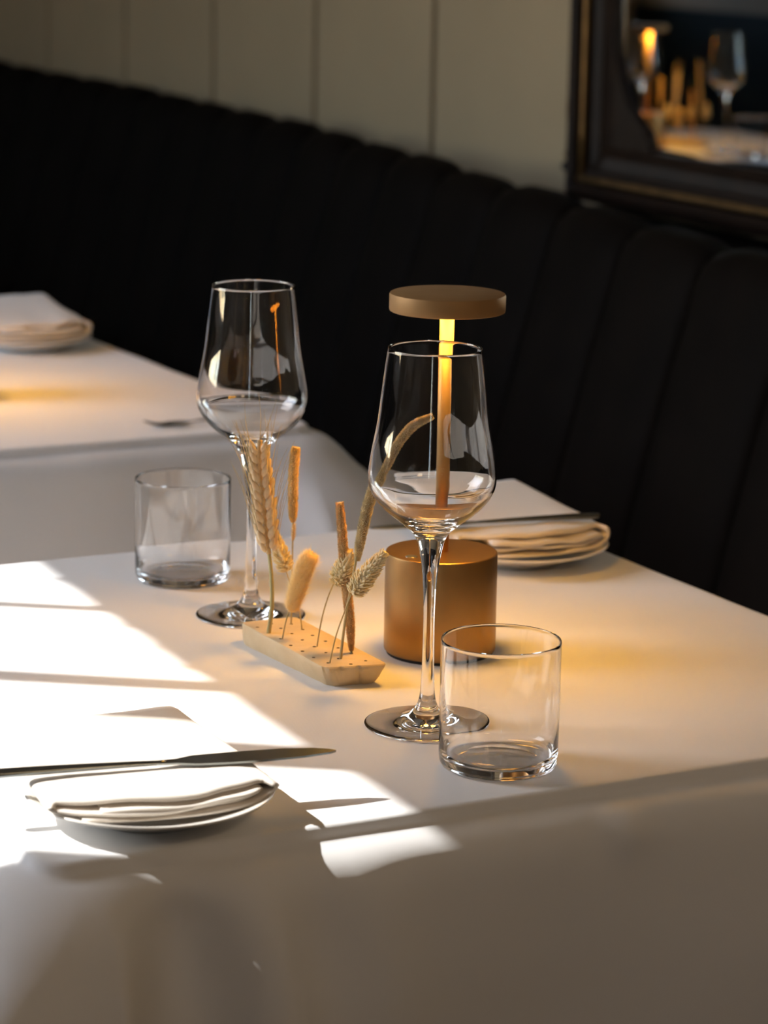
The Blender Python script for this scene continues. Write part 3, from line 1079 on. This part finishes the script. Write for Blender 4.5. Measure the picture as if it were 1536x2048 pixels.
# timothy: narrow upright golden spike
TIM_STEM = [(-0.0617, 1.8421, 0.0105), (-0.0616, 1.8421, 0.0313), (-0.0615, 1.8421, 0.0523), (-0.0611, 1.8421, 0.0900)]
ti = plant('timothy_grass', (-0.0616, 1.8421, 0.0145), 'slim upright golden timothy spike on a thin stalk right of the wheat')
stem(ti, TIM_STEM, .00062, .00055, M['straw'])
ear_bristles(ti, [(-0.0611, 1.8421, 0.0724), (-0.0608, 1.8421, 0.0787), (-0.0605, 1.8421, 0.0842)], [.0006, .0018, .0008], M['timothy'], 90, .0012, 'lower_tuft', 3, core=.6, lean=.8, n_axis=10)
ear_bristles(ti, [(-0.0612, 1.8421, 0.0852), (-0.0613, 1.8421, 0.0897), (-0.0614, 1.8421, 0.1008), (-0.0613, 1.8421, 0.118), (-0.0604, 1.8421, 0.1317), (-0.0598, 1.8421, 0.1368)],
             [.001, .0027, .0035, .0035, .0033, .0024], M['timothy'], 2300, .0009, 'spike', 4)


# canary grass heads: overlapping pointed florets
flo = spindle_mesh('floret', .0054, .0021, n=6, flat=.55)
flo.materials.append(M['floret'])


def canary(name, stem_pts, axis, wid, count, label, seed, r0=.0005):
    rg = random.Random(seed)
    t = plant(name, (stem_pts[0][0], stem_pts[0][1], .0145), label)
    stem(t, [(stem_pts[0][0], stem_pts[0][1], .0105)] + stem_pts[1:], r0, r0 * .8, M['straw'])
    o = Vector(t.location) - Vector((0, 0, TZ))
    A = [p - o for p in crom([V_(p) for p in axis], 30)]
    b_ = bmesh.new()
    tube_bm(b_, A, [wid * (.25 + .3 * math.sin(math.pi * min(1, .12 + i / 29 * .9))) for i in range(30)], 10)
    link('head', bm_mesh('head', b_), M['floret'], t, True)
    for i in range(count):
        f = (i + .5) / count
        a = i * 2.399963 + rg.uniform(-.25, .25)
        k = int(f * 28)
        tt, xx, yy = frame_at(A, k)
        d = xx * math.cos(a) + yy * math.sin(a)
        rr = wid * (.20 + .66 * math.sin(math.pi * (.16 + .80 * f) ** .85)) * .8
        s = rg.uniform(.85, 1.15)
        dirv = (tt * (.50 + .6 * f) + d * (1.05 - .55 * f) + Vector((rg.uniform(-.12, .12), rg.uniform(-.12, .12), rg.uniform(-.1, .1)))).normalized()
        c = bpy.data.objects.new('floret', flo)
        col.objects.link(c)
        c.parent = t
        c.matrix_local = Matrix.Translation(A[k] + d * rr * .75 - dirv * .0016) @ orient(dirv, d.cross(tt)).to_4x4() @ Matrix.Scale(s, 4)
    return t


canary('canary_grass', [(-0.0535, 1.8295, 0.0131), (-0.0553, 1.8295, 0.0242), (-0.0606, 1.8295, 0.0415), (-0.0654, 1.8295, 0.0553)],
       [(-0.0648, 1.8295, 0.0553), (-0.0690, 1.8285, 0.067), (-0.0730, 1.8285, 0.0805)], .0074, 170, 'small pale canary grass head tucked against the foot of the wheat ear', 21)
canary('canary_grass', [(-0.0431, 1.7854, 0.0131), (-0.0401, 1.7844, 0.0312), (-0.0363, 1.7835, 0.0468), (-0.0316, 1.7827, 0.0596)],
       [(-0.0285, 1.7790, 0.0592), (-0.0258, 1.7760, 0.069), (-0.0215, 1.7745, 0.0815)], .0100, 240, 'round greenish canary grass head in front of the brown spike', 22)
canary('canary_grass', [(-0.034, 1.7455, 0.0132), (-0.0297, 1.7455, 0.0316), (-0.0245, 1.7455, 0.048), (-0.0199, 1.7455, 0.0607)],
       [(-0.0189, 1.7455, 0.0614), (-0.0095, 1.7455, 0.0745), (0.0012, 1.7455, 0.0890)], .0092, 280, 'long canary grass head leaning right against the lamp base', 23)

# bunny tail: soft fur on an egg shaped head
bt_ = plant('bunny_tail_grass', (-0.0666, 1.8026, .0145), 'fluffy cream bunny tail grass head leaning right, low at the middle of the holder')
stem(bt_, [(-0.0668, 1.8026, 0.0105), (-0.0644, 1.8026, 0.0242), (-0.0622, 1.8026, 0.0328), (-0.0600, 1.8026, 0.0400)], .00045, .00045, M['straw'])
o_ = Vector(bt_.location) - Vector((0, 0, TZ))
A = [p - o_ for p in crom([(-0.0606, 1.8026, 0.0335), (-0.0573, 1.8026, 0.0449), (-0.0538, 1.8026, 0.058), (-0.0503, 1.8026, 0.0670), (-0.0478, 1.8026, 0.0715)], 40)]
R_ = [p.x for p in crom([(.0030, 0, 0), (.0062, 0, 0), (.0066, 0, 0), (.0050, 0, 0), (.0012, 0, 0)], 40)]
b_ = bmesh.new()
tube_bm(b_, A, [r * .60 for r in R_], 14)
hd = link('head', bm_mesh('head', b_), M['fur'], bt_, True)
verts, faces = [], []
rg = random.Random(5)
for i in range(11000):
    f = rg.random()
    k = min(38, int(f * 39))
    tt, xx, yy = frame_at(A, k)
    a = rg.uniform(0, 2 * math.pi)
    d = xx * math.cos(a) + yy * math.sin(a)
    s0 = A[k].lerp(A[k + 1], rg.random()) + d * R_[k] * .5
    L = rg.uniform(.0036, .0068) if rg.random() < .97 else rg.uniform(.007, .012)
    d1 = (d * .95 + tt * rg.uniform(.0, .9) + Vector((rg.uniform(-.3, .3), rg.uniform(-.3, .3), rg.uniform(-.3, .3)))).normalized()
    d2 = (d1 + tt * .5 + Vector((rg.uniform(-.2, .2),) * 3)).normalized()
    w = .00012
    sd_ = d1.cross(tt).normalized() * w
    b0 = len(verts)
    m1 = s0 + d1 * L * .55
    verts += [s0 + sd_, s0 - sd_, m1 + sd_ * .8, m1 - sd_ * .8, m1 + d2 * L * .45]
    faces += [(b0, b0 + 1, b0 + 3, b0 + 2), (b0 + 2, b0 + 3, b0 + 4)]
fu_ = link('fur', mesh_from('fur', verts, faces), M['fur'], hd)
fu_['kind'] = 'stuff'

# long bent foxtail
fx = plant('foxtail_grass', (-0.0264, 1.757, .0145), 'long bent greenish foxtail spike arching up behind the front wine glass')
stem(fx, [(-0.0266, 1.757, 0.0105), (-0.0256, 1.7564, 0.0237), (-0.0233, 1.7552, 0.0442), (-0.0201, 1.754, 0.0646), (-0.0170, 1.7545, 0.0835)], .0010, .0008, M['straw'])
ear_bristles(fx, [(-0.0168, 1.7559, 0.0801), (-0.0154, 1.7570, 0.09), (-0.013, 1.7590, 0.1031), (-0.0098, 1.7601, 0.1179), (-0.0049, 1.7605, 0.1327), (0.0013, 1.7609, 0.1465), (0.0084, 1.7613, 0.159), (0.0172, 1.7616, 0.1686), (0.0298, 1.7618, 0.175)],
             [.0016, .0030, .0035, .0037, .0036, .0034, .0033, .0031, .0018], M['foxtail'], 5200, .0009, 'spike', 8, n_axis=80)
# straight brown spike
bw_ = plant('brown_spike_grass', (-0.0195, 1.7708, .0145), 'straight orange-brown grass spike standing in the last hole beside the lamp')
stem(bw_, [(-0.0195, 1.7707, 0.0105), (-0.0195, 1.7708, 0.0145), (-0.0196, 1.771, .019)], .0009, .0009, M['straw'])
ear_bristles(bw_, [(-0.0195, 1.771, 0.0158), (-0.02, 1.7714, 0.0232), (-0.0209, 1.7722, 0.0365), (-0.0232, 1.7734, 0.0563), (-0.0255, 1.7746, 0.0761), (-0.0271, 1.7758, 0.0959), (-0.029, 1.7769, 0.1137)],
             [.0010, .0022, .0031, .0033, .0033, .0031, .0024], M['millet'], 4200, .0009, 'spike', 9, n_axis=70)

# ------------------------------------------------------------------ unseen globe pendant added out of frame to warm the near skirt
pd = empty('fill_pendant', W(0.74, 0.35, 1.50))
tag(pd, 'unseen frosted globe pendant added out of frame to warm the near tablecloth', 'lamp')
b_ = bmesh.new()
bmesh.ops.create_uvsphere(b_, u_segments=32, v_segments=20, radius=0.10)
link('globe', bm_mesh('globe', b_), M['globe'], pd, True)
b_ = bmesh.new()
tube_bm(b_, [Vector((0, 0, 0.13)), Vector((0, 0, CEIL - 1.50))], [0.003, 0.003], 8)
link('cord', bm_mesh('cord', b_), M['rubber'], pd, True)
link('globe_cap', lathe('globe_cap', [(0, .088), (.045, .088), (.047, .10), (.03, .125), (.008, .14), (0, .14)], 32), M['bronze'], pd, True)

# ------------------------------------------------------------------ place settings
plate_me = lathe('plate', [(0, .0030), (.026, .0030), (.029, 0), (.032, 0), (.0355, .0036), (.050, .0082), (.0640, .0128), (.0690, .0150), (.0695, .0158), (.0690, .0163), (.0660, .0156), (.055, .0118), (.042, .0076), (.03, .0058), (0, .0055)], 96)


def plate(c, label):
    o = link('side_plate', plate_me, M['ceramic'], None, True)
    o.location = (c[0], c[1], TZ)
    tag(o, label, 'plate', 'side plates')
    return o


def napkin(c, rz, label, zs=1.0, lift=0.0, seed=0, zb=.0135, flip=False, front=.056, back=.112):
    """one cloth folded over twice: the sheet's cross-section runs right, turns back, turns again and ends as the top leaf"""
    sec = [(-.052, .0010), (-.02, .0004), (.02, .0006), (.044, .0018), (.0575, .0050), (.0615, .0100), (.0580, .0146), (.046, .0166), (.02, .0162), (-.01, .0156), (-.040, .0156), (-.060, .0146),
           (-.0650, .0118), (-.0600, .0082), (-.04, .0066), (-.005, .0060), (.030, .0066), (.046, .0074), (.0515, .0094), (.045, .0114), (.02, .0112), (-.015, .0108), (-.042, .0112)]
    n, mj = 110, 26
    pts = crom([(a, b, 0) for a, b in sec], n)
    th = .0016
    verts, faces = [], []
    for lay in (1, -1):
        for i in range(n):
            a, b = pts[max(0, i - 1)], pts[min(n - 1, i + 1)]
            t = (b - a).normalized()
            nx, nz = -t.y * lay, t.x * lay
            f = i / (n - 1)
            top = max(0.0, min(1.0, (f - .26) / .04)) * max(0.0, min(1.0, (.54 - f) / .04))
            top = top * top * (3 - 2 * top)
            for j in range(mj):
                g = j / (mj - 1)
                s = pts[i].x + nx * th
                vf = -(front - .017 * (s / .06) ** 2) + .005 * noise.noise(Vector((f * 11, seed, .3))) + .010 * top + (.004 if f > .54 else 0)
                vb = .030 + (back - .030) * top
                v = vf + (vb - vf) * g
                edge = math.exp(-((v - vf) / .02) ** 2)
                z = (pts[i].y + nz * th) * zs
                z += .0020 * zs * noise.noise(Vector((s * 42, v * 30, seed + f * 3))) * (.4 + 1.3 * edge)
                z += lift * top * max(0.0, (v - .01) / .10) ** 1.4
                z -= .0016 * edge * (1 - .3 * top) * min(1.0, max(0.0, z - .002) / .006)
                z = max(z, 0.0002)
                verts.append(Vector((s + .004 * noise.noise(Vector((v * 22, f * 4, seed + 9))) * (1 - top * .6), v, zb + z)))
    for lay in (0, 1):
        for i in range(n - 1):
            for j in range(mj - 1):
                q = (lay * n * mj + i * mj + j, lay * n * mj + (i + 1) * mj + j, lay * n * mj + (i + 1) * mj + j + 1, lay * n * mj + i * mj + j + 1)
                faces.append(q if lay else q[::-1])
    N_ = n * mj

    def strip(ids):
        for a, b in zip(ids, ids[1:]):
            faces.append((a, b, b + N_, a + N_))
    strip([i * mj for i in range(n)])
    strip([i * mj + mj - 1 for i in range(n)])
    strip(list(range(mj)))
    strip([(n - 1) * mj + j for j in range(mj)])
    b_ = bmesh.new()
    me = mesh_from('napkin', verts, faces)
    b_.from_mesh(me)
    bpy.data.meshes.remove(me)
    o = link('folded_napkin', bm_mesh('folded_napkin', b_), M['napkin'], None, True)
    o.location = (c[0], c[1], TZ)
    o.rotation_euler = (0, 0, rz)
    tag(o, label, 'napkin', 'folded napkins')
    return o


def table_knife(p_tip, p_end, label, w=.0145, roll=0.0):
    """blade at p_tip, handle at p_end (world, above the table top)"""
    a, b = Vector(p_tip), Vector(p_end)
    L = (b - a).length
    t = empty('table_knife', a.lerp(b, .5) + Vector((0, 0, TZ)))
    d = (a - b).normalized()
    y = Vector((0, 0, 1)).cross(d).normalized()
    t.rotation_euler = (Matrix((d, y, d.cross(y))).transposed() @ Matrix.Rotation(roll, 3, 'X')).to_euler()
    tag(t, label, 'knife', 'table knives')
    h = L / 2
    # blade outline: straight back, bellied edge, rounded tip
    out = [(0.0, .0022), (.012, .0030), (.022, w * .42), (.05, w * .5), (h - .03, w * .5), (h - .012, w * .36), (h - .003, w * .16), (h, 0.0), (h - .004, -w * .14), (h - .02, -w * .34), (h - .045, -w * .46), (.04, -w * .46), (.022, -w * .38), (.012, -.0030), (0, -.0022)]
    b_ = bmesh.new()
    prism_bm(b_, out, -.0006, .0006)
    link('blade', bm_mesh('blade', b_), M['steel'], t)
    hp = crom([(.006, 0, 0), (-.02, 0, 0.0004), (-h * .6, 0, .0005), (-h + .004, 0, 0), (-h, 0, 0)], 24)
    hr = [p.x for p in crom([(.0020, 0, 0), (.0026, 0, 0), (.0036, 0, 0), (.0040, 0, 0), (.0018, 0, 0)], 24)]
    b_ = bmesh.new()
    tube_bm(b_, hp, hr, 12)
    for v in b_.verts:
        v.co.z *= .62
    link('handle', bm_mesh('handle', b_), M['steel'], t, True)
    return t


PN, PR, PL = (-.1267, 1.4785), (.1041, 2.1012), (-.3970, 3.0670)
plate(PN, 'white side plate in full sunlight at the near left edge of the table')
plate(PR, 'white side plate at the far corner of the near table, right of the lamp')
plate(PL, 'white side plate on the second table, cut by the left border')
ang = math.radians(24)
napkin(PN, ang, 'white napkin folded on the near plate, lying half in bright sunlight', zs=.60, lift=.001, seed=1, zb=.0143, front=.054)
napkin(PR, ang, 'cream napkin folded in thick layers on the plate right of the lamp', zs=.98, lift=.005, seed=4, zb=.0152, front=.052)
napkin(PL, ang, 'cream napkin folded on the plate of the second table', zs=1.08, lift=.009, seed=8, zb=.0156, front=.052)
table_knife((-.0245, 1.5180, .0265), (-.2230, 1.4525, .0290), 'steel knife across the sunlit near napkin, blade reaching over the cloth', w=.0150, roll=.10)
table_knife((-.0104, 2.0500, .0350), (.1655, 2.1050, .0360), 'dark steel knife across the napkin right of the lamp', w=.0135)

# fork lying on the second table
fk = empty('table_fork', (-.155, 2.652, TZ + .0022), math.atan2(.0407, .0685))
tag(fk, 'small dark steel fork lying near the edge of the second table', 'fork')
b_ = bmesh.new()
tube_bm(b_, crom([(-.040, 0, .0015), (-.02, 0, .0035), (.03, 0, .004), (.075, 0, .001)], 20), [.0013 + .0030 * min(1, max(0, (i - 3) / 9)) for i in range(20)], 10)
for v in b_.verts:
    v.co.z = v.co.z * .6
link('handle', bm_mesh('handle', b_), M['steel'], fk, True)
b_ = bmesh.new()
prism_bm(b_, [(-.038, -.0014), (-.038, .0014), (-.048, .0065), (-.056, .0075), (-.058, .0075), (-.058, -.0075), (-.056, -.0075), (-.048, -.0065)], .0002, .0018)
link('fork_head', bm_mesh('fork_head', b_), M['steel'], fk)
for k in range(4):
    y = -.0062 + k * .00413
    b_ = bmesh.new()
    tube_bm(b_, crom([(-.056, y, .001), (-.066, y, .0006), (-.076, y, .002), (-.084, y * .95, .0045)], 10), [.0010] * 8 + [.0008, .0004], 6)
    link('tine', bm_mesh('tine', b_), M['steel'], fk, True)

# ------------------------------------------------------------------ the far table's setting, seen in the mirror
FAR_LABELS = {
    'flower_holder': 'pale clay flower holder on the far table, low in the mirror',
    'wheat_ear': 'dried wheat ear in the mirrored holder on the far table',
    'timothy_grass': 'slim golden timothy spike in the mirrored holder on the far table',
    'canary_grass': 'small canary grass head beside the mirrored wheat on the far table',
    'canary_grass.001': 'round canary grass head by the mirrored brown spike on the far table',
    'canary_grass.002': 'long leaning canary grass head in the mirrored holder on the far table',
    'bunny_tail_grass': 'fluffy bunny tail in the mirrored holder on the far table',
    'foxtail_grass': 'tall bent foxtail spike in the mirrored holder on the far table',
    'brown_spike_grass': 'straight brown grass spike in the mirrored holder on the far table',
}
for src in [o for o in list(scene.objects) if o.parent is None and o.get('category') in ('dried grass', 'flower holder')]:
    c = copy_tree(src)
    off_ = Vector(src.location) - Vector((-.0465, 1.798, TZ))
    off_.rotate(Matrix.Rotation(math.radians(-25), 3, 'Z'))
    c.location = Vector((-.0465, 1.798, TZ)) + off_ + row3
    c.rotation_euler = (0, 0, math.radians(-25))
    c['label'] = FAR_LABELS[src.name]
    if c.get('group'):
        c['group'] = 'dried grasses on the far table'
for me, name, src, lab, cat in ((wine_me, 'wine_glass', G1, 'empty wine glass on the far table, rightmost in the mirror', 'wine glass'),
                                (wine_me, 'wine_glass', G2, 'empty wine glass behind the mirrored lamp on the far table', 'wine glass'),
                                (tumbler_me, 'tumbler', K1, 'water tumbler on the far table, low in the mirror', 'tumbler')):
    p = Vector(src.location) + row3
    place_mesh(name, me, p.x, p.y, p.z, lab, cat, 'glasses on the far table')
